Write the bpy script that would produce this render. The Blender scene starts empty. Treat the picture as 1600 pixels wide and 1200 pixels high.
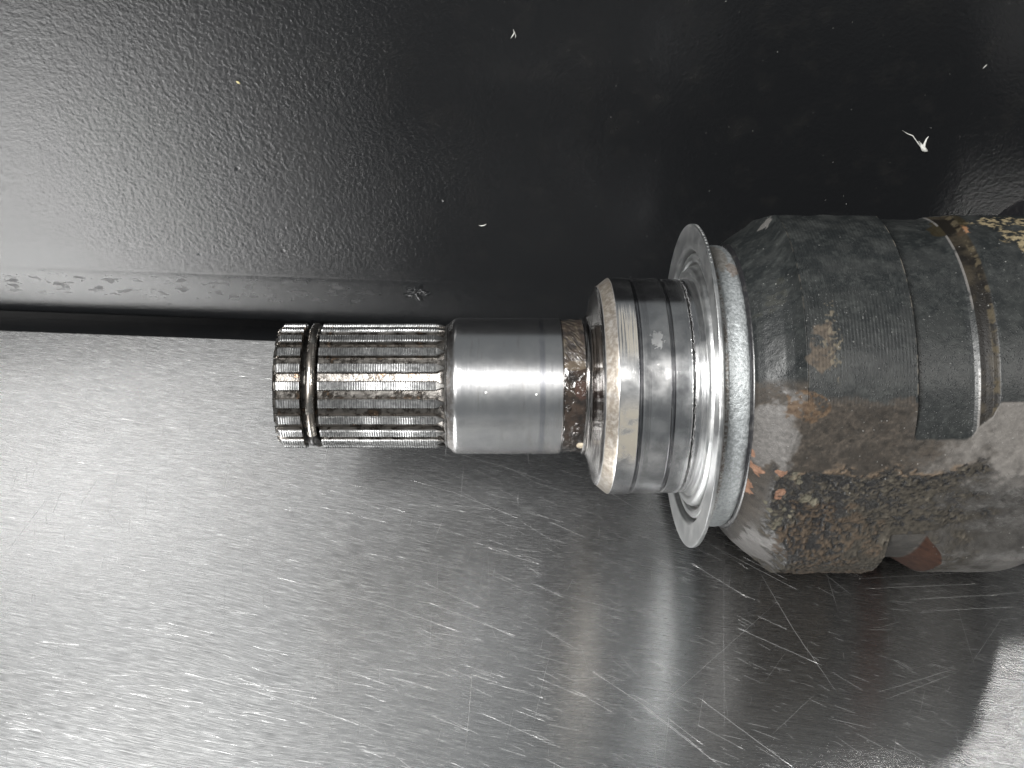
import bpy, bmesh, math, random
import numpy as np
from mathutils import Vector

# ------------------------------------------------------------------ scale
# Working unit "p": 0.15 mm (the shaft is about 31 mm thick at its journal).
U = 0.00015
X0 = 734.0            # p-coordinate along the shaft that lies at world x = 0
H = 289.0             # height of the shaft axis above the worktop, in p
D = 1865.0            # camera distance from the shaft axis, in p
S45 = math.sqrt(0.5)
random.seed(7)
rng = np.random.default_rng(11)
sc = bpy.context.scene
COL = sc.collection

# ------------------------------------------------------------------ camera
cam_d = bpy.data.cameras.new("camera")
cam = bpy.data.objects.new("camera", cam_d)
COL.objects.link(cam)
cam_d.sensor_width = 36.0
cam_d.lens = 36.0 * 1865.0 / 1600.0
cam_d.shift_x = (800 - X0) / 1600.0
cam_d.shift_y = 3.0 / 1600.0
cam_d.clip_start = 0.01
cam_d.clip_end = 50.0
cam.location = (0.0, -S45 * D * U, H * U + S45 * D * U)
cam.rotation_euler = (math.radians(45), 0, 0)
sc.camera = cam

# ------------------------------------------------------------------ room light
world = bpy.data.worlds.new("World")
sc.world = world
world.use_nodes = True
bg = world.node_tree.nodes["Background"]
bg.inputs[0].default_value = (0.93, 0.98, 1.0, 1)
bg.inputs[1].default_value = 0.20

def area_lamp(name, camxyz, sx, sy, power, col):
    """ceiling panel lamp; position given as right / image-up / behind-camera metres from the camera"""
    d = bpy.data.lights.new(name, 'AREA')
    d.shape = 'RECTANGLE'; d.size = sx; d.size_y = sy; d.energy = power; d.color = col
    o = bpy.data.objects.new(name, d); COL.objects.link(o)
    x, y, z = camxyz
    c = Vector(cam.location)
    o.location = c + Vector((x, S45 * y - S45 * z, S45 * y + S45 * z))
    tgt = Vector((0, 0, 0))
    o.rotation_euler = (tgt - o.location).to_track_quat('-Z', 'Y').to_euler()
    return o
area_lamp("ceiling_lamp", (-0.90, 0.28, 1.30), 0.42, 0.95, 124.0, (1.0, 0.99, 0.97))
area_lamp("ceiling_lamp", (0.86, 0.30, 1.30), 0.16, 0.40, 14.0, (1.0, 0.97, 0.92))
ol = area_lamp("ceiling_lamp", (0, 0, 1), 0.05, 0.12, 0.52, (1.0, 0.98, 0.95))      # one lamp overhead, past the panel
ol.location = (0.584, 0.487, 0.96)
ol.rotation_euler = (Vector((0.11, -0.06, 0)) - ol.location).to_track_quat('-Z', 'Y').to_euler()

vs = sc.view_settings
vs.view_transform = 'Standard'; vs.look = 'None'; vs.exposure = 0.0; vs.gamma = 1.0
vs.use_curve_mapping = False
sc.render.engine = 'CYCLES'
sc.cycles.use_denoising = True
sc.cycles.max_bounces = 7
sc.cycles.glossy_bounces = 6
sc.cycles.adaptive_threshold = 0.02
sc.cycles.sample_clamp_indirect = 6.0

# ------------------------------------------------------------------ noise
def _hash(ix, iy, iz):
    h = (ix.astype(np.int64) * 374761393 + iy.astype(np.int64) * 668265263 + iz.astype(np.int64) * 2147483647) & 0x7fffffff
    h = ((h ^ (h >> 13)) * 1274126177) & 0x7fffffff
    h = h ^ (h >> 16)
    return (h & 0xffff) / 65535.0
def vnoise(p):
    i = np.floor(p).astype(np.int64); f = p - i; f = f * f * (3 - 2 * f)
    r = 0
    for a in (0, 1):
        for b in (0, 1):
            for c in (0, 1):
                w = (f[..., 0] if a else 1 - f[..., 0]) * (f[..., 1] if b else 1 - f[..., 1]) * (f[..., 2] if c else 1 - f[..., 2])
                r = r + w * _hash(i[..., 0] + a, i[..., 1] + b, i[..., 2] + c)
    return r
def fbm(p, o=4):
    r = 0; a = 0.5
    for k in range(o):
        r = r + a * vnoise(p * 2 ** k + 17.3 * k); a *= 0.5
    return r

# ------------------------------------------------------------------ shader helpers
class G:
    def __init__(s, name):
        s.m = bpy.data.materials.new(name); s.m.use_nodes = True
        s.t = s.m.node_tree; s.N = s.t.nodes; s.L = s.t.links
        s.b = s.N["Principled BSDF"]
    def put(s, sock, v):
        if hasattr(v, "is_output") or isinstance(v, bpy.types.NodeSocket): s.L.new(v, sock)
        else:
            if sock.type == 'RGBA' and len(v) == 3: v = (*v, 1)
            sock.default_value = v
    def m_(s, op, a, b=0.0, c=0.0, clamp=False):
        n = s.N.new("ShaderNodeMath"); n.operation = op; n.use_clamp = clamp
        s.put(n.inputs[0], a); s.put(n.inputs[1], b); s.put(n.inputs[2], c)
        return n.outputs[0]
    def add(s, a, b): return s.m_('ADD', a, b)
    def sub(s, a, b): return s.m_('SUBTRACT', a, b)
    def mul(s, a, b): return s.m_('MULTIPLY', a, b)
    def mx(s, a, b): return s.m_('MAXIMUM', a, b)
    def mn(s, a, b): return s.m_('MINIMUM', a, b)
    def inv(s, a): return s.m_('SUBTRACT', 1.0, a)
    def ss(s, v, lo, hi, a=0.0, b=1.0):
        n = s.N.new("ShaderNodeMapRange"); n.interpolation_type = 'SMOOTHSTEP'
        s.put(n.inputs[0], v); n.inputs[1].default_value = lo; n.inputs[2].default_value = hi
        n.inputs[3].default_value = a; n.inputs[4].default_value = b
        return n.outputs[0]
    def band(s, v, a, b, w):
        return s.mul(s.ss(v, a - w, a + w), s.ss(v, b - w, b + w, 1.0, 0.0))
    def coords(s):
        tc = s.N.new("ShaderNodeTexCoord")
        sc_ = s.N.new("ShaderNodeVectorMath"); sc_.operation = 'SCALE'
        s.L.new(tc.outputs['Object'], sc_.inputs[0]); sc_.inputs['Scale'].default_value = 1.0 / U
        s.P = sc_.outputs[0]
        sp = s.N.new("ShaderNodeSeparateXYZ"); s.L.new(s.P, sp.inputs[0])
        s.x, s.y, s.z = sp.outputs
        return s.P
    def polar(s):
        s.coords()
        s.X = s.add(s.x, X0)
        c = s.mul(s.sub(s.z, s.y), S45); q = s.mul(s.add(s.z, s.y), S45)
        s.T = s.mul(s.m_('ARCTAN2', q, c), 180 / math.pi)
        s.R = s.m_('SQRT', s.add(s.mul(s.y, s.y), s.mul(s.z, s.z)))
    def comb(s, x, y, z):
        n = s.N.new("ShaderNodeCombineXYZ")
        for i, v in enumerate((x, y, z)): s.put(n.inputs[i], v)
        return n.outputs[0]
    def vmul(s, v, k):
        n = s.N.new("ShaderNodeVectorMath"); n.operation = 'MULTIPLY'
        s.put(n.inputs[0], v); n.inputs[1].default_value = k
        return n.outputs[0]
    def noise(s, v, scale, detail=3.0, rough=0.55, dist=0.0, col=False):
        n = s.N.new("ShaderNodeTexNoise"); s.put(n.inputs['Vector'], v)
        n.inputs['Scale'].default_value = scale; n.inputs['Detail'].default_value = detail
        n.inputs['Roughness'].default_value = rough; n.inputs['Distortion'].default_value = dist
        return n.outputs['Color' if col else 'Fac']
    def voro(s, v, scale, feat='F1', rand=1.0):
        n = s.N.new("ShaderNodeTexVoronoi"); s.put(n.inputs['Vector'], v)
        n.feature = feat; n.inputs['Scale'].default_value = scale; n.inputs['Randomness'].default_value = rand
        return n.outputs
    def mix(s, f, a, b):
        n = s.N.new("ShaderNodeMix"); n.data_type = 'RGBA'
        s.put(n.inputs[0], f); s.put(n.inputs[6], a); s.put(n.inputs[7], b)
        return n.outputs[2]
    def mixf(s, f, a, b):
        n = s.N.new("ShaderNodeMix"); n.data_type = 'FLOAT'
        s.put(n.inputs[0], f); s.put(n.inputs[2], a); s.put(n.inputs[3], b)
        return n.outputs[0]
    def bump(s, h, dist_p, strength=1.0, normal=None):
        n = s.N.new("ShaderNodeBump"); s.put(n.inputs['Height'], h)
        n.inputs['Distance'].default_value = dist_p * U; n.inputs['Strength'].default_value = strength
        if normal is not None: s.L.new(normal, n.inputs['Normal'])
        return n.outputs[0]
    def set(s, **k):
        names = dict(col='Base Color', rough='Roughness', metal='Metallic', normal='Normal', aniso='Anisotropic',
                     arot='Anisotropic Rotation', coat='Coat Weight', coatr='Coat Roughness', spec='Specular IOR Level', ior='IOR')
        for a, v in k.items(): s.put(s.b.inputs[names[a]], v)
        return s.m
    def tangent(s, axis='X'):
        n = s.N.new("ShaderNodeTangent"); n.direction_type = 'RADIAL'; n.axis = axis
        s.L.new(n.outputs[0], s.b.inputs['Tangent'])
    def blob(s, X, T, rx, rt, amt=0.9, nz=None):
        dx = s.mul(s.sub(s.X, X), 1.0 / rx); dt = s.mul(s.sub(s.T, T), 1.0 / rt)
        d = s.m_('SQRT', s.add(s.mul(dx, dx), s.mul(dt, dt)))
        if nz is not None: d = s.add(d, s.mul(s.sub(nz, 0.5), amt * 2))
        return s.ss(d, 0.85, 1.1, 1.0, 0.0)

# ------------------------------------------------------------------ materials
def mat_worktop():
    g = G("brushed_stainless"); g.coords(); P = g.P
    warp = g.noise(P, 0.0016, 1)
    # brushing runs along x, turning a little
    yy = g.add(g.y, g.add(g.mul(g.x, 0.13), g.mul(g.sub(warp, 0.5), 90.0)))
    bv = g.comb(g.mul(g.x, 0.012), g.mul(yy, 0.5), 0.0)
    fine = g.noise(bv, 1.0, 4, 0.7)
    bv2 = g.comb(g.mul(g.x, 0.035), g.mul(yy, 0.8), 3.0)
    fine2 = g.noise(bv2, 1.0, 2, 0.6)
    bv3 = g.comb(g.mul(g.x, 0.02), g.mul(yy, 0.22), 9.0)
    broad = g.noise(bv3, 1.0, 3, 0.6)
    cloud = g.noise(P, 0.006, 4, 0.6)
    h = g.add(g.mul(fine, 1.0), g.add(g.mul(fine2, 0.7), g.mul(broad, 0.6)))
    nor = g.bump(h, 0.5, 0.36)
    rough = g.add(0.255, g.mul(g.sub(fine2, 0.5), 0.20))
    col = g.mix(g.ss(fine, 0.3, 0.7), (0.44, 0.445, 0.45), (0.66, 0.665, 0.665))
    col = g.mix(g.ss(cloud, 0.45, 0.75), col, g.mix(0.12, col, (0.42, 0.40, 0.38)))
    tan = g.N.new("ShaderNodeCombineXYZ"); tan.inputs[0].default_value = 0.18; tan.inputs[1].default_value = 0.98
    g.L.new(tan.outputs[0], g.b.inputs['Tangent'])     # scatter across the brushing
    g.set(col=col, metal=1.0, rough=rough, normal=nor, aniso=0.90)
    return g.m

def mat_scratch():
    g = G("scratched_steel")
    return g.set(col=(0.66, 0.66, 0.66), metal=1.0, rough=0.40)

def mat_panel():
    g = G("black_gloss_paint"); g.coords(); P = g.P
    peel = g.noise(P, 0.15, 2, 0.5, 0.3)
    peel2 = g.noise(P, 0.035, 2, 0.5)
    region = g.ss(g.noise(P, 0.004, 2), 0.35, 0.6)
    # small nicks
    v = g.voro(P, 0.018)
    nick = g.ss(v[0], 0.03, 0.10, 1.0, 0.0)
    nk = g.mul(nick, g.ss(g.noise(P, 0.008, 2), 0.5, 0.62))
    hz = g.noise(g.comb(g.mul(g.x, 0.01), 0.0, g.mul(g.z, 0.35)), 1.0, 3, 0.6)
    low = g.ss(g.z, 120.0, 230.0, 1.0, 0.0)          # lower strip is wiped: fine horizontal streaks
    h = g.add(g.mul(g.mul(peel, g.inv(g.mul(low, 0.75))), 1.0), g.add(g.mul(peel2, 0.35), g.mul(g.mul(hz, low), 0.35)))
    h = g.sub(h, g.mul(nk, 0.9))
    nor = g.bump(h, 0.9, 0.6)
    dust = g.noise(P, 0.02, 5, 0.65)
    col = g.mix(g.ss(dust, 0.5, 0.85), (0.005, 0.0053, 0.0058), (0.008, 0.008, 0.008))
    rough = 0.27
    scn = g.noise(g.comb(g.mul(g.x, 0.03), 0.0, g.mul(g.z, 0.07)), 1.0, 4, 0.65)
    scuff = g.mul(g.mul(g.ss(scn, 0.56, 0.62), g.band(g.z, 85.0, 132.0, 10.0)), g.ss(g.x, -330.0, -180.0, 1.0, 0.0))
    col = g.mix(g.mul(scuff, 0.8), col, (0.030, 0.030, 0.031))
    rough = g.mixf(scuff, rough, 0.5)
    return g.set(col=col, rough=rough, normal=nor, spec=0.24)

def turned(g, col, rough, grain=1.0, aniso=0.55, extra_h=None, metal=1.0):
    """circumferential turning marks"""
    l1 = g.noise(g.comb(g.mul(g.X, 0.9), g.mul(g.T, 0.004), 0.0), 1.0, 3, 0.7)
    l2 = g.noise(g.comb(g.mul(g.X, 0.25), g.mul(g.T, 0.006), 5.0), 1.0, 3, 0.6)
    h = g.add(g.mul(l1, 0.5), l2)
    if extra_h is not None: h = g.add(h, extra_h)
    nor = g.bump(h, 0.30 * grain, 0.6)
    g.tangent('X')
    return g.set(col=col, rough=rough, metal=metal, normal=nor, aniso=aniso, arot=0.25)

def mat_journal():
    g = G("ground_steel"); g.polar(); P = g.P
    n1 = g.noise(P, 0.03, 4, 0.6); n2 = g.noise(P, 0.12, 3, 0.6)
    col = g.mix(g.ss(n1, 0.3, 0.7), (0.60, 0.60, 0.61), (0.64, 0.64, 0.64))
    # bluish wear stripe near the seal and faint rub marks
    st = g.mul(g.band(g.X, 838, 846, 2.0), g.ss(n1, 0.3, 0.6))
    col = g.mix(g.mul(st, 0.55), col, (0.28, 0.29, 0.34))
    st2 = g.mul(g.band(g.X, 800, 812, 6.0), g.ss(n1, 0.4, 0.7))
    col = g.mix(g.mul(st2, 0.35), col, (0.38, 0.37, 0.36))
    rub = g.ss(g.noise(g.comb(g.mul(g.X, 0.05), g.mul(g.T, 0.012), 2.0), 1.0, 4, 0.7), 0.56, 0.7)
    col = g.mix(g.mul(rub, 0.3), col, (0.34, 0.31, 0.28))
    # brown varnish on the run-out next to the splines and dried grease edge
    ro = g.mul(g.ss(g.X, 706, 714, 1.0, 0.0), g.ss(n2, 0.25, 0.6))
    col = g.mix(g.mul(ro, 0.7), col, (0.20, 0.165, 0.14))
    rough = g.add(g.ss(n1, 0.3, 0.75, 0.225, 0.25), g.mul(n2, 0.03))
    spk = g.ss(g.voro(P, 0.07)[0], 0.05, 0.11, 1.0, 0.0)
    spk = g.mul(spk, g.ss(g.noise(P, 0.03, 1), 0.55, 0.65))
    return turned(g, col, rough, 0.7, 0.5, g.mul(spk, 2.0))

def mat_spline():
    g = G("oily_spline_steel"); g.polar(); P = g.P
    n = g.noise(P, 0.06, 5, 0.65); n2 = g.noise(P, 0.2, 3, 0.6)
    oil = g.ss(n, 0.42, 0.6)
    crown = g.ss(g.R, 92.5, 95.5)
    base = g.mix(oil, (0.115, 0.108, 0.10), (0.05, 0.045, 0.040))
    base = g.mix(g.mul(g.ss(n, 0.58, 0.66), 0.6), base, (0.20, 0.135, 0.09))
    col = g.mix(crown, base, g.mix(g.ss(n2, 0.3, 0.7), (0.262, 0.264, 0.265), (0.385, 0.387, 0.388)))
    # grime collects at the ends
    end = g.ss(g.X, 678, 696)
    col = g.mix(g.mul(end, g.ss(n2, 0.3, 0.55)), col, (0.09, 0.085, 0.08))
    rough = g.mixf(crown, g.ss(n, 0.35, 0.65, 0.38, 0.22), g.ss(n2, 0.3, 0.7, 0.28, 0.38))
    nor = g.bump(g.mul(g.add(n2, g.mul(n, 0.8)), g.mixf(crown, 1.0, 0.15)), 0.9, 0.6)
    return g.set(col=col, metal=0.95, rough=rough, normal=nor)

def mat_ring():
    g = G("dark_spring_steel"); g.polar(); P = g.P
    n = g.noise(P, 0.07, 4, 0.6)
    col = g.mix(g.ss(n, 0.35, 0.65), (0.42, 0.40, 0.37), (0.20, 0.18, 0.16))
    return g.set(col=col, metal=1.0, rough=g.ss(n, 0.3, 0.7, 0.18, 0.34), normal=g.bump(n, 1.2, 0.5))

def mat_hub():
    g = G("bearing_seat_steel"); g.polar(); P = g.P
    n1 = g.noise(P, 0.03, 4, 0.6); n2 = g.noise(P, 0.14, 4, 0.65)
    circ = g.noise(g.comb(g.mul(g.X, 0.5), g.mul(g.T, 0.03), 1.0), 1.0, 4, 0.65)
    col = g.mix(g.ss(n1, 0.3, 0.7), (0.50, 0.50, 0.51), (0.62, 0.62, 0.62))
    # neck: dark brown circumferential smears
    neck = g.ss(g.X, 926, 931, 1.0, 0.0)
    smear = g.ss(circ, 0.42, 0.58)
    col = g.mix(g.mul(neck, g.add(0.35, g.mul(smear, 0.6))), col, g.mix(smear, (0.22, 0.18, 0.14), (0.055, 0.045, 0.04)))
    # tan varnish on the chamfer
    ch = g.band(g.X, 930, 947, 1.0)
    tan = g.mix(g.ss(n2, 0.35, 0.62), (0.245, 0.218, 0.182), (0.155, 0.130, 0.102))
    col = g.mix(g.mul(ch, g.ss(g.add(g.mul(n1, .6), g.mul(n2, .4)), 0.25, 0.55, 0.55, 0.95)), col, tan)
    blot = g.mul(ch, g.ss(n1, 0.56, 0.66))
    col = g.mix(g.mul(blot, 0.6), col, (0.11, 0.08, 0.055))
    # varnish on the first land, lower half and a patch above
    land = g.band(g.X, 948, 975, 1.0)
    lowr = g.mul(g.band(g.T, -42, -8, 7.0), g.ss(n1, 0.25, 0.5))
    uppr = g.mul(g.band(g.T, 14, 42, 6.0), g.ss(circ, 0.35, 0.6))
    col = g.mix(g.mul(land, g.mul(g.mx(lowr, uppr), 0.85)), col, (0.30, 0.27, 0.215))
    # darker rings in and beside the turned grooves
    for a, b, k in ((975.5, 981.5, 0.9), (984, 993, 0.25), (1022, 1028, 0.75)):
        r = g.mul(g.band(g.X, a, b, 0.9), g.ss(circ, 0.25, 0.55))
        col = g.mix(g.mul(r, k), col, (0.075, 0.075, 0.085))
    # black tarry bead line
    tar_x = g.add(g.X, g.mul(g.sub(g.noise(P, 0.16, 3, 0.6), 0.5), 7.0))
    tar = g.band(tar_x, 1052.5, 1056.5, 0.8)
    col = g.mix(tar, col, (0.008, 0.008, 0.008))
    spk = g.ss(g.voro(P, 0.10)[0], 0.05, 0.13, 1.0, 0.0)
    spk = g.mul(spk, g.ss(g.noise(P, 0.025, 2), 0.56, 0.66))
    col = g.mix(g.mul(spk, 0.5), col, (0.7, 0.68, 0.62))
    splash = g.blob(1003, 24, 8, 4.2, 1.6, n2)
    col = g.mix(g.mul(splash, 0.22), col, (0.62, 0.62, 0.60))
    rough = g.add(g.ss(n1, 0.3, 0.75, 0.17, 0.27), g.add(g.mul(ch, 0.20), g.mul(splash, 0.12)))
    met = g.inv(g.mx(g.mul(g.mul(land, g.mx(lowr, uppr)), 0.35), g.mx(g.mul(ch, 0.30), tar)))
    return turned(g, col, rough, 0.6, 0.45, g.add(g.mul(spk, 1.5), g.add(g.mul(tar, 3.0), g.mul(g.mul(ch, n2), 1.0))), met)

def mat_grease():
    g = G("dried_grease"); g.polar(); P = g.P
    n1 = g.noise(P, 0.05, 4, 0.6); n2 = g.noise(P, 0.16, 3, 0.6)
    str_ = g.noise(g.comb(g.mul(g.X, 0.10), g.mul(g.add(g.T, g.mul(g.X, 0.7)), 0.25), 0.0), 1.0, 3, 0.6)
    up = g.ss(g.T, 10, 32)
    col = g.mix(g.ss(n1, 0.35, 0.65), (0.009, 0.0075, 0.0068), (0.022, 0.016, 0.0125))
    col = g.mix(g.mul(up, g.ss(str_, 0.48, 0.66)), col, (0.055, 0.046, 0.034))
    tanb = g.blob(892, 17, 26, 4.5, 0.7, n1)
    col = g.mix(g.mul(tanb, 0.45), col, (0.10, 0.08, 0.058))
    red = g.blob(900, -3, 12, 8, 0.6, n1)
    col = g.mix(g.mul(red, 0.6), col, (0.036, 0.020, 0.016))
    drop = g.ss(g.voro(P, 0.055, 'F1')[0], 0.16, 0.30, 1.0, 0.0)
    drop = g.mul(drop, g.ss(g.T, -8, 2, 1.0, 0.0))
    oval = g.blob(903, -62, 7, 5, 0.2, n2)
    col = g.mix(oval, col, (0.42, 0.36, 0.27))
    h = g.add(g.mul(n1, 1.3), g.add(g.mul(drop, 1.6), g.add(g.mul(g.mul(str_, up), 1.0), g.mul(n2, 0.3))))
    return g.set(col=col, rough=g.mixf(up, 0.14, 0.42), normal=g.bump(h, 3.0, 0.8), coat=0.4, coatr=0.08)

def mat_zinc():
    g = G("zinc_plated_steel"); g.polar(); P = g.P
    n1 = g.noise(P, 0.03, 5, 0.65); n2 = g.noise(P, 0.22, 3, 0.65); n3 = g.noise(P, 0.10, 2, 0.5)
    cup = g.ss(g.X, 1088, 1094)
    col = g.mix(g.ss(n1, 0.3, 0.7), (0.42, 0.43, 0.435), (0.56, 0.565, 0.56))
    white = g.mix(g.ss(n2, 0.35, 0.7), (0.23, 0.245, 0.25), (0.38, 0.40, 0.41))
    col = g.mix(cup, col, white)
    pit = g.ss(n2, 0.62, 0.70)
    col = g.mix(g.mul(g.mul(pit, cup), 0.8), col, (0.14, 0.15, 0.15))
    dark = g.mul(cup, g.mul(g.ss(g.X, 1112, 1124), g.ss(n1, 0.45, 0.6)))
    col = g.mix(g.mul(dark, 0.8), col, (0.07, 0.075, 0.08))
    rust = g.blob(1115, 50, 8, 5, 1.6, n1)
    col = g.mix(g.mul(rust, 0.45), col, (0.20, 0.12, 0.07))
    rust2 = g.blob(1100, 63, 11, 12, 0.8, n1)
    col = g.mix(g.mul(rust2, 0.4), col, (0.22, 0.17, 0.12))
    # gritty tan line behind the rim
    grit = g.mul(g.band(g.X, 1086, 1092, 1.0), g.ss(n2, 0.4, 0.6))
    col = g.mix(g.mul(grit, 0.8), col, (0.16, 0.13, 0.11))
    rough = g.mixf(cup, g.ss(n1, 0.3, 0.7, 0.30, 0.40), g.ss(n2, 0.3, 0.7, 0.40, 0.52))
    nor = g.bump(g.add(g.mul(n2, g.mixf(cup, 0.25, 1.0)), g.mul(n3, g.mixf(cup, 0.15, 0.9))), 1.7, 0.6)
    return g.set(col=col, metal=g.mixf(cup, 1.0, 0.72), rough=rough, normal=nor)

def mat_rubber():
    g = G("black_rubber"); g.polar(); P = g.P
    n = g.noise(P, 0.08, 4, 0.6)
    col = g.mix(g.ss(n, 0.5, 0.75), (0.008, 0.008, 0.009), (0.024, 0.023, 0.022))
    return g.set(col=col, rough=g.ss(n, 0.3, 0.7, 0.28, 0.42), normal=g.bump(n, 0.8, 0.4))

def mat_housing():
    """colour and roughness of paint, rust and bare skin come with the mesh (one value per vertex); grain is added here"""
    g = G("black_paint_over_rusty_forging"); g.coords(); P = g.P
    a = g.N.new("ShaderNodeAttribute"); a.attribute_name = "coat"
    n2 = g.noise(P, 0.16, 3, 0.65); n3 = g.noise(P, 0.40, 2, 0.6)
    speck = g.ss(g.voro(P, 0.10)[0], 0.07, 0.16, 1.0, 0.0)
    gate = g.ss(n2, 0.52, 0.60)
    speck = g.mul(speck, gate)
    k = g.add(0.55, g.add(g.mul(n2, 0.55), g.mul(n3, 0.35)))
    sc_ = g.N.new("ShaderNodeVectorMath"); sc_.operation = 'SCALE'
    g.L.new(a.outputs['Color'], sc_.inputs[0]); g.L.new(k, sc_.inputs['Scale'])
    col = g.mix(g.mul(speck, 0.45), sc_.outputs[0], (0.20, 0.20, 0.19))
    dots = g.ss(g.voro(P, 0.24)[0], 0.10, 0.28, 1.0, 0.0)
    h = g.add(g.mul(n3, 0.6), g.add(g.mul(n2, 0.5), g.add(g.mul(dots, 0.8), g.mul(speck, 1.2))))
    amp = g.N.new("ShaderNodeBump"); g.L.new(h, amp.inputs['Height'])
    amp.inputs['Distance'].default_value = 1.0 * U; amp.inputs['Strength'].default_value = 0.5
    rough = g.add(a.outputs['Alpha'], g.mul(g.sub(n3, 0.5), 0.16))
    return g.set(col=col, rough=rough, normal=amp.outputs[0], spec=g.ss(a.outputs['Alpha'], 0.34, 0.62, 0.28, 0.05))

def mat_plain(name, col, rough, metal=0.0):
    g = G(name); g.coords()
    n = g.noise(g.P, 0.2, 4, 0.6)
    c2 = tuple(c * 0.65 for c in col)
    return g.set(col=g.mix(g.ss(n, 0.3, 0.7), c2, col), rough=rough, metal=metal, normal=g.bump(n, 1.0, 0.5))

# ------------------------------------------------------------------ mesh helpers
def mesh_obj(name, verts, faces, mat, parent=None, smooth=True, sharp=None, loc=(0, 0, 0)):
    me = bpy.data.meshes.new(name)
    me.from_pydata([tuple(map(float, v)) for v in verts] if not isinstance(verts, np.ndarray) else verts.tolist(), [], faces)
    me.materials.append(mat)
    if smooth:
        me.polygons.foreach_set("use_smooth", [True] * len(me.polygons))
        if sharp: me.set_sharp_from_angle(angle=math.radians(sharp))
    me.update()
    o = bpy.data.objects.new(name, me); COL.objects.link(o)
    o.location = loc
    if parent is not None: o.parent = parent
    return o

def polar_pt(X, th, R):
    """axis coordinates; th = 0 faces the photographer, positive to the back"""
    c, s = np.cos(th), np.sin(th)
    return np.stack([(X - X0) * U + 0 * R * c, R * U * S45 * (s - c), R * U * S45 * (s + c)], -1)

def grid_faces(nx, nt, wrap=True):
    f = []
    for i in range(nx - 1):
        a = i * nt
        for j in range(nt if wrap else nt - 1):
            k = (j + 1) % nt
            f.append((a + j, a + k, a + nt + k, a + nt + j))
    return f

def lathe(name, prof, mat, parent, seg=220, sharp=28, disp=None, caps=True):
    prof = np.array(prof, float); n = len(prof)
    th = np.linspace(-math.pi, math.pi, seg, endpoint=False)
    X = np.repeat(prof[:, 0:1], seg, 1); R = np.repeat(prof[:, 1:2], seg, 1); T = np.repeat(th[None], n, 0)
    if disp is not None: R = R + disp(X, T, R)
    v = polar_pt(X, T, R).reshape(-1, 3)
    f = grid_faces(n, seg)
    if caps:
        f.append(tuple(range(seg))); f.append(tuple(range((n - 1) * seg, n * seg))[::-1])
    return mesh_obj(name, v, f, mat, parent, True, sharp, (0, 0, H * U))

def dense(prof, step):
    out = []
    for (a, b) in zip(prof[:-1], prof[1:]):
        k = max(1, int(math.ceil(math.hypot(b[0] - a[0], b[1] - a[1]) / step)))
        for i in range(k): out.append((a[0] + (b[0] - a[0]) * i / k, a[1] + (b[1] - a[1]) * i / k))
    out.append(prof[-1]); return out

def tag(o, label=None, cat=None, group=None, kind=None):
    if label: o["label"] = label
    if cat: o["category"] = cat
    if group: o["group"] = group
    if kind: o["kind"] = kind
    return o

# ------------------------------------------------------------------ worktop and back panel
SETROT = math.radians(-3.2)
M_table = mat_worktop(); M_scr = mat_scratch(); M_panel = mat_panel()
def extrude_x(name, prof, xs, mat, sharp=30):
    """closed (y, z) outline in p, extruded along x"""
    n = len(prof); v = []
    for x in xs: v += [((x) * U, a * U, b * U) for a, b in prof]
    f = []
    for i in range(len(xs) - 1):
        for j in range(n):
            k = (j + 1) % n
            f.append((i * n + j, i * n + k, (i + 1) * n + k, (i + 1) * n + j))
    f.append(tuple(range(n))[::-1]); f.append(tuple(range((len(xs) - 1) * n, len(xs) * n)))
    o = mesh_obj(name, v, f, mat, None, True, sharp)
    bm = bmesh.new(); bm.from_mesh(o.data); bmesh.ops.recalc_face_normals(bm, faces=bm.faces); bm.to_mesh(o.data); bm.free()
    o.rotation_euler[2] = SETROT
    return o
BACK = 396.0
tp = [(-1300, 0), (BACK - 6, 0), (BACK - 3, -0.8), (BACK - 0.8, -3), (BACK, -6), (BACK, -24), (-1300, -24)]
worktop = extrude_x("worktop", tp, [-1700, -800, 0, 800, 1900], M_table, 40)
tag(worktop, "brushed stainless steel worktop covered in scratches", None, None, "structure")

pw = 418.0
pp = [(pw + 60, 748), (pw + 3, 748), (pw, 744)]
pp += [(pw, z) for z in (700, 560, 420, 300, 220, 170, 150)]
pp += [(pw, 146), (pw + 0.25, 145), (pw + 0.25, 143.6), (pw, 142)]      # crease where the sheet was bent
for i in range(1, 9):
    a = i / 8.0
    pp.append((pw + 11 * a * a, 142 - 114 * a))
for i in range(1, 13):
    a = math.radians(12 + (92 - 12) * i / 12)
    pp.append((pw + 11 + 30 * (math.cos(math.radians(12)) - math.cos(a)), 28 - 30 * (math.sin(a) - math.sin(math.radians(12)))))
pp += [(pw + 110, 3), (pw + 112, -90), (pw - 120, -90), (pw - 120, -100), (pw + 125, -100), (pw + 125, 20), (pw + 60, 60)]  # unseen trough, added to keep room light out of the gap
panel = extrude_x("black_panel", pp, [-1700, -900, -300, 300, 900, 1900], M_panel, 35)
tag(panel, "black painted sheet metal panel with rounded lower lip behind the shaft", "panel")

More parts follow.
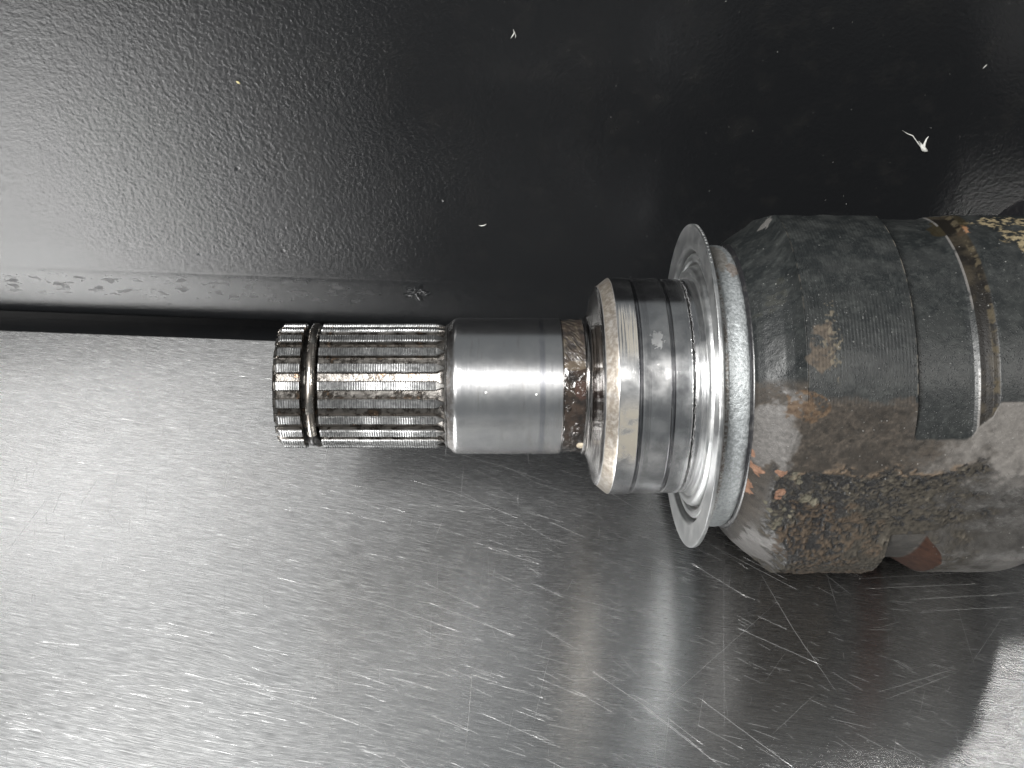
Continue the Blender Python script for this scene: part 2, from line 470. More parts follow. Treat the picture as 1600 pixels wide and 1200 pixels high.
# scratches: raised burrs ploughed into the worktop surface
def to_table(px, py):
    """where a sight line meets the worktop plane, in the worktop's own axes (p)"""
    a = (px - X0) / D; b = (603 - py) / D
    cy, cz = -S45 * D, H + S45 * D
    dy = S45 * b + S45; dz = S45 * b - S45
    t = -cz / dz
    x, y = a * t, cy + dy * t
    c, s = math.cos(-SETROT), math.sin(-SETROT)
    return (x * c - y * s, x * s + y * c)
sv, sf = [], []
def add_scratch(pts, w, h):
    pts = [Vector((p[0], p[1], 0)) for p in pts]
    n = len(pts); base = len(sv)
    for i, p in enumerate(pts):
        d = (pts[min(i + 1, n - 1)] - pts[max(i - 1, 0)]).normalized(); q = Vector((-d.y, d.x, 0))
        k = max(0.05, min(1.0, 3.2 * min(i, n - 1 - i) / max(1, n - 1) + 0.05))
        k *= random.uniform(0.6, 1.0)
        for off, z in ((-w * k, -0.05), (0, h * k), (w * k, -0.05)):
            r = p + q * off; sv.append((r.x * U, r.y * U, (z + 0.03) * U))
    for i in range(n - 1):
        for j in (0, 1):
            a = base + i * 3 + j; sf.append((a, a + 3, a + 4, a + 1))
def poly(pp_, wob=0.5, step=9):
    out = []
    for (a, b) in zip(pp_[:-1], pp_[1:]):
        k = max(2, int(math.hypot(b[0] - a[0], b[1] - a[1]) / step))
        for i in range(k): out.append((a[0] + (b[0] - a[0]) * i / k + random.uniform(-wob, wob), a[1] + (b[1] - a[1]) * i / k + random.uniform(-wob, wob)))
    out.append(pp_[-1]); return out
LONG = [((723, 711), (790, 730), (854, 753), 1.3), ((856, 814), (917, 841), 1.0), ((667, 940), (806, 994), 1.2),
        ((433, 902), (521, 925), (592, 942), (717, 987), 1.1), ((658, 908), (750, 950), .9), ((512, 765), (633, 800), 1.0),
        ((640, 750), (708, 769), (808, 809), .9), ((758, 854), (846, 883), .8), ((854, 987), (904, 1015), 1.1),
        ((921, 1046), (1010, 1105), (1100, 1175), 1.0), ((1037, 1117), (1100, 1165), .8), ((740, 1021), (735, 1090), (725, 1192), 1.0),
        ((862, 1008), (845, 1080), (829, 1158), .7), ((762, 829), (763, 880), (765, 946), .6), ((1046, 1112), (1037, 1196), .8),
        ((1216, 939), (1100, 1042), (1004, 1126), .9), ((1187, 894), (1240, 984), (1307, 1081), 1.5), ((1090, 1089), (1240, 1200), 1.0),
        ((1112, 852), (1247, 922), 1.0), ((1285, 894), (1330, 929), .8), ((1000, 1100), (1127, 1198), .9), ((1367, 1083), (1495, 1044), .9),
        ((1375, 1096), (1495, 1051), .8), ((1150, 980), (1285, 1040), .8), ((1277, 1081), (1202, 1152), .7),
        ((4, 1062), (54, 1133), (110, 1200), 1.1), ((283, 1050), (367, 1071), (458, 1096), (562, 1133), 1.3),
        ((133, 1137), (258, 1156), (367, 1179), 1.8), ((96, 750), (50, 810), (4, 871), .8), ((162, 733), (121, 796), .9),
        ((537, 1046), (573, 1058), 1.2), ((496, 1054), (479, 1125), .7), ((535, 1071), (508, 1171), .8), ((567, 1100), (558, 1162), .8),
        ((285, 561), (425, 593), .9), ((313, 624), (425, 640), .9), ((1131, 850), (1131, 1000), (1132, 1195), .6),
        ((1160, 870), (1230, 905), .8), ((1080, 880), (1170, 935), .7), ((965, 1020), (1000, 1060), .7), ((900, 1080), (960, 1115), .8),
        ((1330, 905), (1500, 895), .8), ((1345, 920), (1530, 912), 1.0), ((1420, 937), (1560, 929), 1.2), ((1440, 955), (1590, 948), .8)]
for L in LONG:
    w = L[-1]
    pts = [to_table(*p) for p in L[:-1]]
    add_scratch(poly(pts, 0.35), 0.5 * w, 0.062 * w)
for i in range(2300):
    px, py = random.uniform(-20, 1620), 520 + 690 * random.random() ** 0.8
    if px > 850 and random.random() < 0.45: continue
    if random.random() < 0.84:
        ang = random.gauss(9 + 14 * max(0, min(1, (px - 300) / 700)) - (24 if px > 1330 and py < 1020 else 0), 7); ln = random.expovariate(1 / 17.0) + 6
    elif random.random() < 0.5:
        ang = random.gauss(100, 12); ln = random.expovariate(1 / 30.0) + 8
    else:
        ang = random.uniform(0, 180); ln = random.expovariate(1 / 18.0) + 5
    ln = min(ln, 120)
    a = math.radians(ang)
    q = (px + ln * math.cos(a), py + ln * math.sin(a))
    w = random.choice((0.28, 0.32, 0.36, 0.45, 0.6))
    add_scratch(poly([to_table(px, py), to_table(*q)], 0.25, 8), 0.8 * w, 0.055 * w)
scr = mesh_obj("scratches", sv, sf, M_scr, worktop, False)
scr["kind"] = "stuff"

# ------------------------------------------------------------------ the drive shaft
shaft = bpy.data.objects.new("drive_shaft", None); COL.objects.link(shaft)
shaft.location = (0, 0, 0); shaft.empty_display_size = 0.02
tag(shaft, "greasy steel drive shaft with splined end and rusty black joint housing on the worktop", "drive shaft")

# --- splined end
M_spl = mat_spline()
core = lathe("splined_end", [(438, 30), (438, 78), (440.5, 82), (445, 88.5), (480.5, 88.5), (481.5, 87.5), (481.5, 78), (506.5, 78), (506.5, 87.5),
                             (507.5, 88.5), (686, 88.5), (694, 91), (699, 96)], M_spl, shaft, 176, 28)
NT = 22
def tooth_mesh():
    v, f = [], []
    def seg(x0, x1, left_ch, right_run):
        xs = list(np.arange(x0, x1, 0.9)) + [x1]
        base = len(v)
        for x in xs:
            ph = ((x - 440) / 3.62) % 1.0
            rib = (1.9 * (1 - abs(2 * ph - 1)) - 0.9) if (x0 + 2 < x < x1 - (10 if right_run else 2)) else 0.0
            R = 97.2 + rib
            k = 1.0
            if left_ch and x < x0 + 9: R -= (x0 + 9 - x) * 1.05
            if right_run and x > x1 - 12: k = (x1 - x) / 12.0; R = 97.0 - 3.0 * (1 - k); 
            wc = 3.5; wb = 4.9 
            for a, r in ((-wb, 87.4), (-wb + .3, 89.0), (-wc - .55, R - 1.8), (-wc + .1, R - 0.25), (wc - .1, R - 0.25), (wc + .55, R - 1.8), (wb - .3, 89.0), (wb, 87.4)):
                if abs(a) < wb - .1: a = a * (0.35 + 0.65 * k) if right_run else a
                v.append(polar_pt(np.float64(x), np.float64(math.radians(a)), np.float64(r)))
        n = 8
        for i in range(len(xs) - 1):
            for j in range(n - 1):
                a = base + i * n + j; f.append((a, a + 1, a + n + 1, a + n))
        f.append(tuple(base + j for j in range(n))); f.append(tuple(base + (len(xs) - 1) * n + j for j in range(n))[::-1])
    seg(439.5, 480.5, True, False)
    seg(508, 696, False, True)
    me = bpy.data.meshes.new("tooth"); me.from_pydata([tuple(map(float, p)) for p in v], [], f)
    me.materials.append(M_spl)
    me.polygons.foreach_set("use_smooth", [True] * len(me.polygons)); me.set_sharp_from_angle(angle=math.radians(20))
    return me
tm = tooth_mesh()
for i in range(NT):
    o = bpy.data.objects.new("tooth", tm); COL.objects.link(o); o.parent = core
    o.rotation_euler = (-2 * math.pi * i / NT, 0, 0)

# --- snap ring in its groove (open at the lower front)
def snap_ring():
    a0, a1, n, k = math.radians(-52), math.radians(258), 150, 14
    v = []
    for i in range(n):
        t = a0 + (a1 - a0) * i / (n - 1)
        for j in range(k):
            b = 2 * math.pi * j / k
            sx = math.cos(b); sr = max(-0.9, min(0.95, math.sin(b)))
            v.append(polar_pt(np.float64(496.0 + 1.2 * math.sin(t * 2.0) * 0.8 + 7.4 * sx), np.float64(t), np.float64(91.2 + 7.4 * sr)))
    f = grid_faces(n, k)
    f.append(tuple(range(k))[::-1]); f.append(tuple(range((n - 1) * k, n * k)))
    return mesh_obj("snap_ring", v, f, mat_ring(), shaft, True, 40, (0, 0, H * U))
snap_ring()

def lump(name, X, tdeg, R, rx, rt, rr, mat, parent, seed=0.0):
    """irregular blob sitting on the shaft"""
    n, k = 14, 20; v = []
    for i in range(n):
        a = math.pi * (i + 0.5) / n
        for j in range(k):
            b = 2 * math.pi * j / k
            d = np.array([math.sin(a) * math.cos(b), math.sin(a) * math.sin(b), math.cos(a)])
            w = 0.75 + 0.6 * float(fbm((d * 2.2 + 5.0 + seed)[None], 3)[0])
            v.append(polar_pt(np.float64(X + rx * w * d[0]), np.float64(math.radians(tdeg) + rt * w * d[1] / R), np.float64(R + rr * w * d[2])))
    f = grid_faces(n, k); f.append(tuple(range(k))); f.append(tuple(range((n - 1) * k, n * k))[::-1])
    return mesh_obj(name, v, f, mat, parent, True, None, (0, 0, H * U))
M_tar = mat_plain("black_tar", (0.010, 0.009, 0.009), 0.35)
lump("grease_plug", 495, -69, 86, 12, 19, 11, M_tar, shaft)

# --- ground journal
jp = dense([(697, 93), (699.5, 95.5), (701, 96.2), (703, 98.4), (704, 98.9), (706, 101.2), (707, 101.8), (709, 104.0), (712, 105.6), (715, 106.0), (871.5, 106.0), (873, 104.6), (874, 100)], 8)
lathe("journal", jp, mat_journal(), shaft, 240, 30)

# --- dried grease collar
def gdisp(X, T, R):
    p = np.stack([X / 9.0, R * np.cos(T) / 9.0, R * np.sin(T) / 9.0], -1)
    e = np.clip((X - 873.5) / 3, 0, 1)
    return (fbm(p, 3) - 0.45) * 4.2 * e
gp = dense([(870, 98), (872.5, 101), (874.5, 102.6), (912, 103.2), (915, 100)], 1.6)
lathe("grease_collar", gp, mat_grease(), shaft, 260, None, gdisp)

# --- bearing seat (hub)
hp = [(905, 96), (906, 104), (908, 106.2), (911, 106.8), (914, 109), (917, 114), (920, 122), (922.5, 132), (924.5, 141), (926, 148), (928, 152.5), (930, 154.6), (931.5, 156),
      (945.5, 167.2), (947.5, 168.2), (975, 168.4), (976, 167.2), (976.6, 166.2), (981, 166.2), (981.6, 167.0), (1021, 167.3), (1022, 166.2), (1023, 164.4), (1027, 164.4), (1028, 166.3),
      (1052, 166.6), (1053.2, 165.2), (1053.8, 163.2), (1056, 163.2), (1057, 165.0), (1062, 166.4), (1076, 166.2), (1078, 160), (1092, 140)]
lathe("bearing_seat", dense(hp, 5), mat_hub(), shaft, 300, 24)

# --- dust shield: thin flange, recess with bead, zinc cup behind
def zdisp(X, T, R):
    p = np.stack([X / 14.0, R * np.cos(T) / 14.0, R * np.sin(T) / 14.0], -1)
    rim = np.where((R > 245), 1.0, 0.0)
    w = 0.8 * np.sin(T * 2 + 0.6)
    e = np.where((X > 1092) & (R > 190), 1.0, 0.0)
    return rim * w + e * (fbm(p, 3) - 0.45) * 1.6
zp = [(1073.6, 166.2), (1073.6, 171), (1071.8, 174), (1071.2, 178), (1072.2, 182), (1075, 185), (1080, 187), (1090, 188), (1091, 190), (1090, 191.5), (1081.5, 192.5), (1078.5, 195), (1077.6, 199), (1078.5, 203), (1081, 205.6),
      (1092, 206.4), (1094, 209), (1092, 211.6), (1077, 212.2), (1073.8, 213.4), (1072.6, 216), (1072.2, 225), (1072.0, 249.5), (1072.6, 250.8), (1073.5, 251.2), (1077.2, 251.2), (1078.2, 250.6), (1078.6, 249.4),
      (1078.8, 226), (1079.4, 223.2), (1081, 222.2), (1084, 222.6), (1086, 221.6), (1087, 218.2), (1088.5, 217.0), (1091, 217.4), (1094, 218.4), (1112, 218.2), (1119, 217), (1123, 214.6), (1125.4, 211), (1126, 206), (1126, 160)]
M_zinc = mat_zinc()
shield = lathe("dust_shield", dense(zp, 2.5), M_zinc, shaft, 320, 26, zdisp, caps=False)
# stamped marks along the rim, upper back edge
sx, sfc = [], []
for i, t in enumerate(np.linspace(44, 74, 15)):
    for (dt, dx) in ((0, 0),):
        t0 = math.radians(t + random.uniform(-.25, .25)); wd = math.radians(random.choice((0.45, 0.55, 0.9))); x0 = 1073.9 + random.uniform(0, .4); x1 = 1076.9 - random.uniform(0, .6)
        b = len(sx)
        wob = 0.8 * math.sin(t0 * 2 + 0.6)
        for (x, a) in ((x0, t0), (x1, t0), (x1, t0 + wd), (x0, t0 + wd)):
            for r in (250.6, 252.3): sx.append(polar_pt(np.float64(x), np.float64(a), np.float64(r + wob)))
        sfc += [(b + 1, b + 3, b + 5, b + 7), (b, b + 1, b + 7, b + 6), (b, b + 2, b + 3, b + 1), (b + 2, b + 4, b + 5, b + 3), (b + 4, b + 6, b + 7, b + 5)]
st = mesh_obj("rim_marks", sx, sfc, M_zinc, shield, False)
st["kind"] = "stuff"

# --- rubber seal between shield and housing
M_rub = mat_rubber()
lathe("seal_ring", [(1121, 190), (1121, 213), (1122.5, 217.5), (1125, 220.3), (1128, 221.5), (1131, 220.8), (1133, 218.5), (1134, 212), (1134, 190)], M_rub, shaft, 260, 50)

# --- joint housing: forged three-lobed body, lobes turned down where they stand proud
def fast_grid(name, v, nx, nt, mat, parent, attr=None):
    """closed tube grid built straight from arrays"""
    a = (np.arange(nx - 1)[:, None] * nt + np.arange(nt)[None])
    b = (np.arange(nx - 1)[:, None] * nt + (np.arange(nt)[None] + 1) % nt)
    q = np.stack([a, b, b + nt, a + nt], -1).reshape(-1, 4).astype(np.int32)
    me = bpy.data.meshes.new(name)
    me.vertices.add(len(v)); me.vertices.foreach_set("co", v.astype(np.float32).ravel())
    me.loops.add(q.size); me.loops.foreach_set("vertex_index", q.ravel())
    me.polygons.add(len(q)); me.polygons.foreach_set("loop_start", np.arange(0, q.size, 4, dtype=np.int32))
    me.polygons.foreach_set("use_smooth", np.ones(len(q), bool))
    me.update(calc_edges=True)
    if attr is not None:
        ca = me.color_attributes.new("coat", 'FLOAT_COLOR', 'POINT'); ca.data.foreach_set("color", attr.astype(np.float32).ravel())
    me.materials.append(mat)
    o = bpy.data.objects.new(name, me); COL.objects.link(o); o.parent = parent; o.location = (0, 0, H * U)
    return o
def sst(a, b, x):
    t = np.clip((x - a) / (b - a), 0, 1); return t * t * (3 - 2 * t)
def xt(px, py, R=272.0):
    """shaft coordinates (X, degrees) of a surface point of radius R on a given sight line"""
    th = 0.0
    for _ in range(30):
        q = 1 - R / D * math.cos(th)
        th = math.asin(max(-1, min(1, (603 - py) * q / R)))
    q = 1 - R / D * math.cos(th)
    return X0 + (px - X0) * q, math.degrees(th)
def housing():
    TT = np.array([-180, -165, -150, -140, -134, -128, -120, -105, -91, -76, -64, -59, -55, -50, -38, -30, -25, -21, -17, -11, -6, 0, 30, 62, 68, 73, 80, 92, 103, 109, 116, 124, 149, 168, 175, 180.0])
    FF = np.array([266, 258.5, 257, 259, 267, 280, 285, 287, 287, 287, 286, 280, 267.5, 258.0, 251.5, 254.2, 255.6, 256.0, 257.4, 263.6, 271.7, 281, 290, 281, 271.8, 265, 258, 256, 259, 267, 279, 286, 287, 284, 273, 266.0])
    xs = np.unique(np.concatenate([np.arange(1118, 1180, 1.2), np.arange(1180, 1192, 0.5), np.arange(1192, 1330, 0.92), np.arange(1330, 1337, 0.4), np.arange(1337, 1405, 1.5), np.arange(1405, 1446, 0.7), np.arange(1446, 1641, 1.6)]))
    td = np.concatenate([np.arange(-180, -112, 1.0), np.arange(-112, 98, 0.3), np.arange(98, 180, 1.0)])
    th = np.radians(td); nt = len(td)
    F = np.zeros(nt); W = 0
    for d, w in zip(np.arange(-5, 5.1, 0.5), np.exp(-0.5 * (np.arange(-5, 5.1, 0.5) / 1.6) ** 2)):
        F += w * np.interp((td + d + 180) % 360 - 180, TT, FF); W += w
    F /= W
    TX = np.array([1118, 1184.6, 1185.2, 1186.5, 1332.6, 1333.6, 1336.0, 1340, 1408, 1414, 1418.5, 1420.0, 1421.5, 1427, 1431, 1436, 1440, 1443, 1446, 1641])
    TR = np.array([300, 300, 273.2, 272.2, 272.2, 271.2, 258.6, 257.2, 257.2, 258.2, 260.8, 261.8, 262.2, 263.4, 264.8, 266.4, 270.2, 272.2, 272.8, 272.4])
    T = np.interp(xs, TX, TR)
    low = sst(-44, -54, td) * sst(-160, -150, td) + np.where(np.abs(td - 149) < 48, 1.0, 0)      # the other two lobes are left nearly at forging size
    X = np.repeat(xs[:, None], nt, 1); TH = np.repeat(th[None], len(xs), 0); TD = np.repeat(td[None], len(xs), 0)
    LOW = np.repeat(low[None], len(xs), 0)
    def pos(R): return np.stack([X, R * np.cos(TH), R * np.sin(TH)], -1)
    p0 = pos(np.full_like(X, 268.0))
    N = {k: fbm(p0 / k + 3.1 * k, o) for k, o in ((80.0, 3), (26.0, 4), (9.0, 4), (4.0, 3))}
    N = {k: np.clip((v - 0.47) * 2.0 + 0.5, 0, 1) for k, v in N.items()}
    rib = np.where((X > 1190) & (X < 1330), (0.12 + 0.17 * N[80.0]) * np.sin(2 * math.pi * X / 4.7), 0)
    Tl = np.interp(xs, [1118, 1333, 1333.6, 1336, 1384, 1386, 1426, 1432, 1641], [300, 300, 287, 264.5, 264, 264, 287, 300, 300])
    turned_r = np.where(LOW > 0, T[:, None] * (1 - LOW) + Tl[:, None] * LOW, T[:, None]) + rib * (1 - LOW)
    LX = np.array([1118, 1122, 1126, 1130, 1138, 1145, 1160, 1175, 1185, 1192, 1210, 1641]); LR = np.array([205, 214, 220, 226, 236, 243.5, 256.5, 267.5, 273.5, 280, 300, 300])
    Lm = np.interp(xs, LX, LR)[:, None] + 0 * X
    Lc = np.interp(xs, [1118, 1122, 1126, 1130, 1140, 1152, 1164, 1174, 1181, 1185, 1192, 1210, 1641], [205, 214, 220, 225, 232.5, 240, 247.5, 256.5, 266.5, 274, 282, 300, 300])[:, None]
    up_ = sst(-34, -14, TD)
    Lm = Lm * (1 - up_) + Lc * up_
    RX = np.interp(xs, [1118, 1500, 1530, 1560, 1590, 1641], [300, 300, 288, 278, 263, 230])[:, None]
    RXm = np.where(LOW > 0.01, RX, 300)
    def smin(a, b, k=1.2):
        h = np.clip(0.5 + 0.5 * (b - a) / k, 0, 1)
        return b * (1 - h) + a * h - k * h * (1 - h)
    Fg = np.repeat(F[None], len(xs), 0) + (N[26.0] - 0.5) * 1.2
    R = smin(smin(Fg, turned_r, 0.6), Lm, 1.6)
    R = smin(R, RXm, 3.0)
    mach = sst(0.3, 1.4, Fg - turned_r)                         # 1 where the lathe tool cut
    mach = mach * sst(1178, 1185, X)
    forged = 1 - mach
    forgedC = np.where(X < 1330, 1 - sst(0.0, 4.0, Fg - turned_r + (N[9.0] - .5) * 4 + (N[26.0] - .5) * 3) * sst(1178, 1185, X), forged)
    # ---------------- colours
    C = np.zeros(X.shape + (3,)); rough = np.zeros_like(X)
    def lay(m, col, rg=None):
        nonlocal C, rough
        col = np.asarray(col, float)
        C = C * (1 - m[..., None]) + m[..., None] * col
        if rg is not None: rough = rough * (1 - m) + m * rg
    def two(n, a, b): return np.asarray(a) * (1 - n[..., None]) + np.asarray(b) * n[..., None]
    def blob(px, py, rx, ry, Rr=272.0, jag=0.8, n=9.0):
        x, t = xt(px, py, Rr); q = 1 - Rr / D * math.cos(math.radians(t))
        sx_ = rx * q; st_ = math.degrees(ry * q / Rr) / max(0.3, math.cos(math.radians(t)))
        d = np.sqrt(((X - x) / sx_) ** 2 + ((TD - t) / st_) ** 2) + (N[n] - 0.5) * jag
        return sst(1.08, 0.88, d)
    n80, n26, n9, n4 = N[80.0], N[26.0], N[9.0], N[4.0]
    lay(np.ones_like(X), two(sst(.3, .7, n26), (0.0065, 0.0075, 0.0078), (0.011, 0.012, 0.012)), 0.40)
    lay(sst(.35, .95, n9 * .5 + n4 * .5) * 0.45, (0.030, 0.0325, 0.031), 0.46)
    lay(sst(.62, .9, n26) * sst(20, 70, TD) * 0.12, (0.055, 0.058, 0.055), 0.55)
    jT = TD + (n26 - .5) * 9 + (n9 - .5) * 4
    front = sst(3, -2, TD)
    # bare forging skin between the lobes
    cl = sst(1310, 1450, X + (n26 - .5) * 90 + (n9 - .5) * 50)
    lay(forgedC * front * sst(-100, -90, TD), two(n9, (0.015, 0.0135, 0.012), (0.032, 0.028, 0.024)), 0.50)
    lay(forgedC * front * cl, two(n9 * .6 + n4 * .4, (0.062, 0.058, 0.054), (0.092, 0.086, 0.080)), 0.33)
    lay(forgedC * front * cl * sst(-25, -33, jT) * (0.70 + 0.25 * n9) * (1 - 0.5 * sst(-56, -70, TD)), (0.0120, 0.0115, 0.0108), 0.42)  # shade of the lower flank painted in, along with its own darker tone
    # brown dirt in the trough on the shield side
    br = forgedC * front * (1 - cl) * sst(-33, -29, jT)
    lay(br * sst(.25, .6, n9 * .6 + n4 * .4), two(n4, (0.020, 0.018, 0.016), (0.041, 0.035, 0.0295)), 0.60)
    lay(br * sst(.55, .75, n26) * 0.6, (0.0168, 0.0150, 0.0132), 0.5)
    # grey bare nose
    ns = sst(1182, 1170, X + (n26 - .5) * 34) * np.maximum(sst(-29, -26, jT) * sst(-4, -8, jT), sst(-52, -60, jT) * sst(1137, 1141, X + (n9 - .5) * 10))
    lay(ns * 0.95, two(n4, (0.044, 0.042, 0.040), (0.074, 0.070, 0.067)), 0.42)
    # scabby lower lobe: black paint breaking up over rust
    lo = sst(-26, -31, jT) * sst(1146, 1160, X) * (1 - ns)
    fd = sst(1500, 1360, X + (n26 - .5) * 150)
    lay(lo * fd, two(n26, (0.0060, 0.0060, 0.0066), (0.0132, 0.0126, 0.0120)), 0.42)
    dens = 0.60 - 0.20 * sst(1210, 1330, X) - 0.12 * sst(-40, -55, TD) + (n80 - .5) * 0.25
    sb = lo * fd * sst(dens - .10, dens + .12, n9 * 0.55 + n4 * 0.45)
    lay(sb * 0.9, two(n4, (0.018, 0.0165, 0.014), (0.040, 0.0355, 0.029)), 0.66)
    sb2 = lo * fd * sst(.70, .78, n4 * .6 + n9 * .4)
    lay(sb2 * 0.5, (0.062, 0.056, 0.045), 0.7)
    rs = np.clip(blob(1290, 858, 75, 40, 284, 1.3, 26.0) + blob(1330, 835, 40, 30, 270, 1.2, 26.0) + lo * sst(-66, -74, jT) * sst(1200, 1215, X) * sst(1375, 1350, X), 0, 1)
    lay(rs * sst(.3, .7, n9 * .5 + n4 * .5) * 0.75, two(n4, (0.022, 0.0170, 0.0130), (0.048, 0.035, 0.0250)), 0.7)
    # crusty pale spots, lower left
    for (px, py, r) in ((1205, 808, 4), (1213, 813, 3), (1222, 818, 4.5), (1216, 824, 6), (1240, 808, 3), (1247, 752, 8), (1252, 762, 5), (1262, 790, 9), (1275, 795, 7), (1228, 806, 3), (1236, 815, 3.5), (1200, 800, 3), (1210, 830, 4)):
        lay(blob(px, py, r, r * .8, 266, 1.1, 4.0) * 0.85, two(n4, (0.045, 0.043, 0.034), (0.100, 0.091, 0.069)), 0.7)
    # flaked scab line along the top of the lower lobe
    sl = np.exp(-((TD + 27.5 + (n26 - .5) * 8) / 1.5) ** 2) * sst(1440, 1380, X) * sst(1165, 1180, X) * sst(.45, .6, n9)
    lay(sl * 0.85, two(n4, (0.0450, 0.0342, 0.0252), (0.0960, 0.0720, 0.0510)), 0.7)
    # chipped primer
    for (px, py, rx, ry) in ((1187, 752, 11, 8), (1181, 746, 6, 7), (1183, 727, 6, 9), (1223, 745, 6, 5), (1222, 777, 6, 7), (1219, 787, 7, 4), (1176, 788, 6, 10), (1172, 798, 3, 6)):
        lay(blob(px, py, rx, ry, 262, 1.5, 9.0) * 0.92, two(n4, (0.0900, 0.0510, 0.0348), (0.1500, 0.0900, 0.0630)), 0.62)
    # tan scuff on the ribbed land and rusty corner below it
    lay(blob(1284, 540, 19, 44, 272, 1.3, 26.0) * sst(.2, .55, n9) * 0.85, two(n4, (0.0360, 0.0300, 0.0246), (0.0630, 0.0516, 0.0402)), 0.6)
    lay(blob(1302, 535, 14, 46, 272, 1.4, 9.0) * sst(.52, .66, n4) * 0.7, (0.0720, 0.0630, 0.0480), 0.65)
    lay(blob(1268, 640, 30, 22, 270, 1.4, 26.0) * sst(.3, .55, n9) * 0.85, two(n4, (0.0360, 0.0240, 0.0162), (0.0720, 0.0504, 0.0330)), 0.66)
    lay(blob(1215, 448, 26, 24, 266, 1.4, 26.0) * sst(.35, .65, n9) * 0.15, (0.0330, 0.0312, 0.0204), 0.6)
    # ochre stains beside the boot
    oc = np.clip(blob(1570, 348, 60, 9, 272, 1.2, 26.0) + blob(1592, 372, 28, 20, 272, 1.5, 26.0), 0, 1) * sst(.36, .6, n9 * .6 + n4 * .4)
    lay(oc * 0.95, two(n4, (0.080, 0.063, 0.037), (0.155, 0.130, 0.082)), 0.72)
    lay(blob(1502, 356, 9, 8, 272, 1.3, 9.0) * 0.8, (0.1440, 0.0780, 0.0420), 0.7)
    lay(blob(1480, 350, 26, 14, 266, 1.0, 26.0) * 0.8, (0.0132, 0.0102, 0.0048), 0.5)
    # shoulder behind the groove
    sh = mach * sst(1420, 1421, X) * sst(1444, 1441, X) * (1 - LOW)
    lay(sh * 0.95, two(sst(.4, .8, n26), (0.0042, 0.0036, 0.0030), (0.0168, 0.0138, 0.0096)), 0.5)
    lay(sh * sst(1434, 1437, X) * sst(.5, .7, n9) * 0.6, (0.0450, 0.0372, 0.0240), 0.6)
    lay(mach * sst(1417.8, 1418.6, X) * sst(1421.2, 1420.4, X) * (1 - LOW) * sst(.25, .5, n26), (0.0660, 0.0630, 0.0600), 0.30)
    # rust inside the lower notch
    nt_ = LOW * sst(1384, 1388, X) * sst(264.3, 265.5, turned_r) * sst(1436, 1430, X) * sst(0.2, 1.0, Fg - turned_r)
    lay(nt_, two(n9, (0.0120, 0.0058, 0.0042), (0.0260, 0.0125, 0.0080)), 0.65)
    lay(LOW * sst(1337, 1342, X) * sst(1390, 1386, X) * sst(0.2, 1.0, Fg - turned_r) * 0.95, two(n9, (0.0120, 0.0114, 0.0108), (0.0330, 0.0300, 0.0264)), 0.45)
    # worn edges of the turned lands
    eg = mach * (1 - LOW) * np.maximum(sst(1331.4, 1332.2, X) * sst(1335, 1334, X), 0.6 * sst(1184, 1184.8, X) * sst(1187.4, 1186.4, X)) * sst(.45, .62, n9 * .6 + n26 * .4)
    lay(eg * 0.75, (0.0810, 0.0720, 0.0600), 0.5)
    # bare shiny nick on the rounded front corner
    lay(blob(1196, 345, 8, 5, 262, 1.2, 9.0) * 0.5, (0.1200, 0.1140, 0.1080), 0.4)
    # ---------------- relief
    fg = forged * sst(1136, 1144, X)
    scabby = lo * (0.3 + 0.7 * fd)
    R = R + fg * ((n26 - .5) * 1.3 + scabby * ((n9 - .5) * 1.6 + (n4 - .5) * 1.5 + sb * 0.7)) + (n9 - .5) * 0.22 + sl * 1.8 + rs * (n4 - .3) * 1.0
    v = polar_pt(X, TH, R).reshape(-1, 3)
    A = np.concatenate([C, rough[..., None]], -1).reshape(-1, 4)
    return fast_grid("joint_housing", v, len(xs), nt, mat_housing(), shaft, A)
housing()

# --- rubber boot that starts at the right edge
bp = [(1570, 236), (1588, 240), (1590, 262), (1591, 283), (1593, 288), (1597, 289), (1601, 287), (1604, 276), (1608, 254), (1614, 232), (1620, 216), (1630, 204), (1644, 196), (1650, 178), (1658, 166), (1666, 150), (1676, 140), (1690, 122), (1710, 112), (1800, 108), (1860, 106)]
lathe("boot", dense(bp, 6), M_rub, shaft, 240, 40)

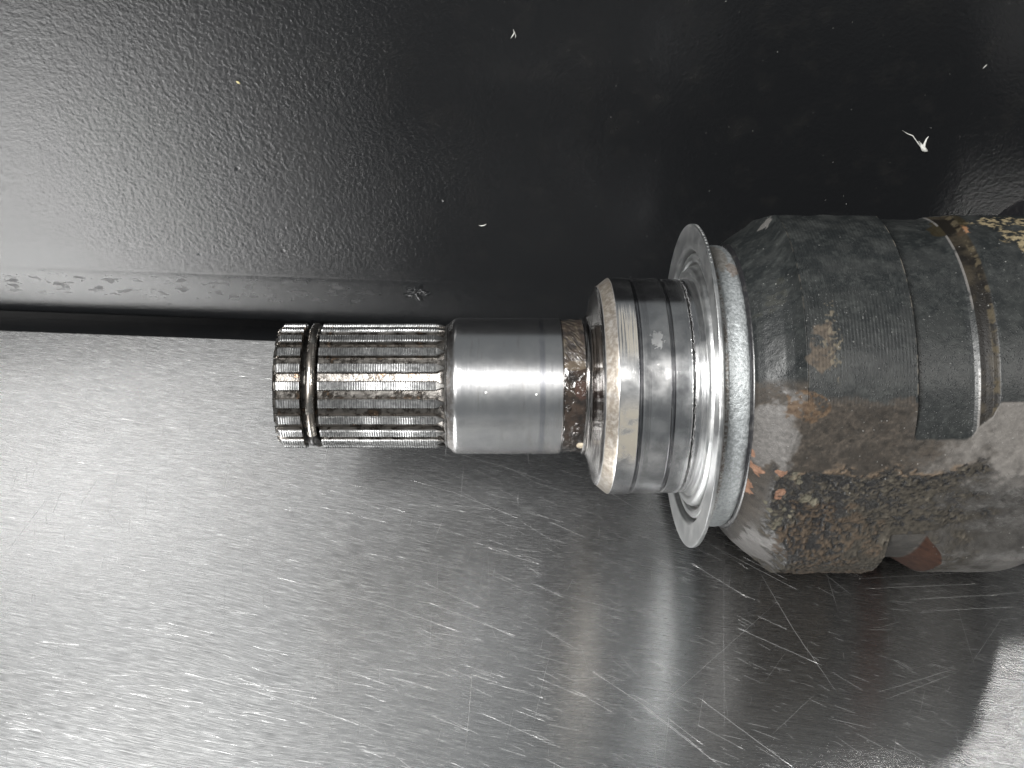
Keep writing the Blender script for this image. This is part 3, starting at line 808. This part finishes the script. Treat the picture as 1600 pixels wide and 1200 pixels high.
# ------------------------------------------------------------------ lint and crumbs on the panel
def to_panel(px, py, out=0.0):
    a = (px - X0) / D; b = (603 - py) / D
    cy, cz = -S45 * D, H + S45 * D
    d = np.array([a, S45 * b + S45, S45 * b - S45]); c = np.array([0, cy, cz])
    n = np.array([-math.sin(SETROT), math.cos(SETROT), 0.0])
    t = (pw - out - n @ c) / (n @ d)
    return (c + d * t)
M_lint = mat_plain("pale_lint", (0.40, 0.40, 0.38), 0.8)
M_crumb = mat_plain("yellow_crumb", (0.55, 0.48, 0.26), 0.6)
def strands(name, lines, mat, label, cat, group=None):
    v, f = [], []
    c0 = to_panel(*lines[0][0][:2])
    for pts in lines:
        base = len(v); P3 = [to_panel(x, y, 0.6 + 0.5 * w) for x, y, w in pts]
        for i, (x, y, w) in enumerate(pts):
            d = P3[min(i + 1, len(pts) - 1)] - P3[max(i - 1, 0)]; d = d / (np.linalg.norm(d) + 1e-9)
            n = np.array([-math.sin(SETROT), math.cos(SETROT), 0.0]); q = np.cross(d, n); q /= (np.linalg.norm(q) + 1e-9)
            for j in range(5):
                an = 2 * math.pi * j / 5
                v.append((P3[i] + q * w * math.cos(an) + n * 0.6 * w * math.sin(an) - c0) * U)
        for i in range(len(pts) - 1):
            for j in range(5):
                k = (j + 1) % 5
                f.append((base + i * 5 + j, base + i * 5 + k, base + i * 5 + 5 + k, base + i * 5 + 5 + j))
        f.append(tuple(base + j for j in range(5))); f.append(tuple(base + (len(pts) - 1) * 5 + j for j in range(5)))
    o = mesh_obj(name, v, f, mat, None, True, None, tuple(c0 * U))
    return tag(o, label, cat, group)
strands("lint_tuft", [[(1436, 221, 1.0), (1440, 228, 3.0), (1443, 233, 4.4), (1447, 236, 3.2), (1450, 237, .6)], [(1443, 232, 2.6), (1445, 224, 2.0), (1448, 217, 1.2), (1451, 213, .3)],
                      [(1410, 204, .5), (1418, 209, .7), (1426, 212, .9), (1431, 219, .8), (1437, 227, 1.2), (1441, 231, 1.0)]],
        M_lint, "white lint tuft with curled tail on the black panel, upper right", "lint")
strands("lint_fleck", [[(802, 46, .6), (804, 51, 1.3), (801, 56, 1.2), (798, 60, .4)], [(804, 50, .6), (806, 56, .8), (805, 60, .3)]],
        M_lint, "faint white fleck on the black panel near the top centre", "lint")
strands("lint_fleck", [[(748, 352, .4), (752, 353, 1.0), (757, 352, .9), (760, 350, .3)]],
        M_lint, "small white fleck on the black panel just above the journal", "lint")
strands("lint_fiber", [[(1536, 107, .3), (1539, 104, .7), (1542, 101, .3)]], M_lint, "tiny white fiber at the far right of the black panel", "lint")
strands("paint_crumb", [[(369, 127, .8), (372, 129, 2.2), (375, 131, 1.0)]], M_crumb, "yellowish crumb stuck to the black panel, upper left", "crumb")
# fine dust
dv, df = [], []
for i in range(95):
    px, py = random.uniform(480, 1600), random.uniform(0, 430)
    if px > 1020 and py > 330: continue
    c = to_panel(px, py, 0.5); r = random.choice((0.25, 0.3, 0.4, 0.55)) 
    b = len(dv); ax = random.uniform(0.6, 1.6)
    for o_ in ((r * ax, 0, 0), (-r * ax, 0, 0), (0, 0, r), (0, 0, -r), (0, -r * .6, 0)): dv.append((c + np.array(o_)) * U)
    df += [(b, b + 2, b + 4), (b + 2, b + 1, b + 4), (b + 1, b + 3, b + 4), (b + 3, b, b + 4)]
ds = mesh_obj("dust_specks", dv, df, M_lint, None, False)
tag(ds, "fine pale dust specks scattered over the black panel", None, None, "stuff")

# crumpled star-shaped dent in the lip of the panel
def dent():
    c0 = to_panel(650, 457, 0.0); v, f = [], []
    nr, na = 6, 40
    n3 = np.array([-math.sin(SETROT), math.cos(SETROT), 0.0]); ex = np.array([math.cos(SETROT), math.sin(SETROT), 0.0]); ez = np.array([0, 0, 1.0])
    for i in range(nr):
        for j in range(na):
            a = 2 * math.pi * j / na
            rad = 20 + 7 * math.cos(5 * a + 0.4) + random.uniform(-3, 3)
            r = rad * (i + 0.3) / nr
            h = 0.0 if i == nr - 1 else random.uniform(-0.4, 2.2) * (0.6 + 0.4 * math.cos(5 * a))
            v.append((ex * r * math.cos(a) * 1.25 + ez * r * math.sin(a) - n3 * (h + 0.15)) * U)
    f = grid_faces(nr, na); f.append(tuple(range(na)))
    o = mesh_obj("dent", v, f, M_panel, panel, False)
    o.matrix_parent_inverse = panel.matrix_basis.inverted()
    o.location = tuple(c0 * U)
    return o
dent()
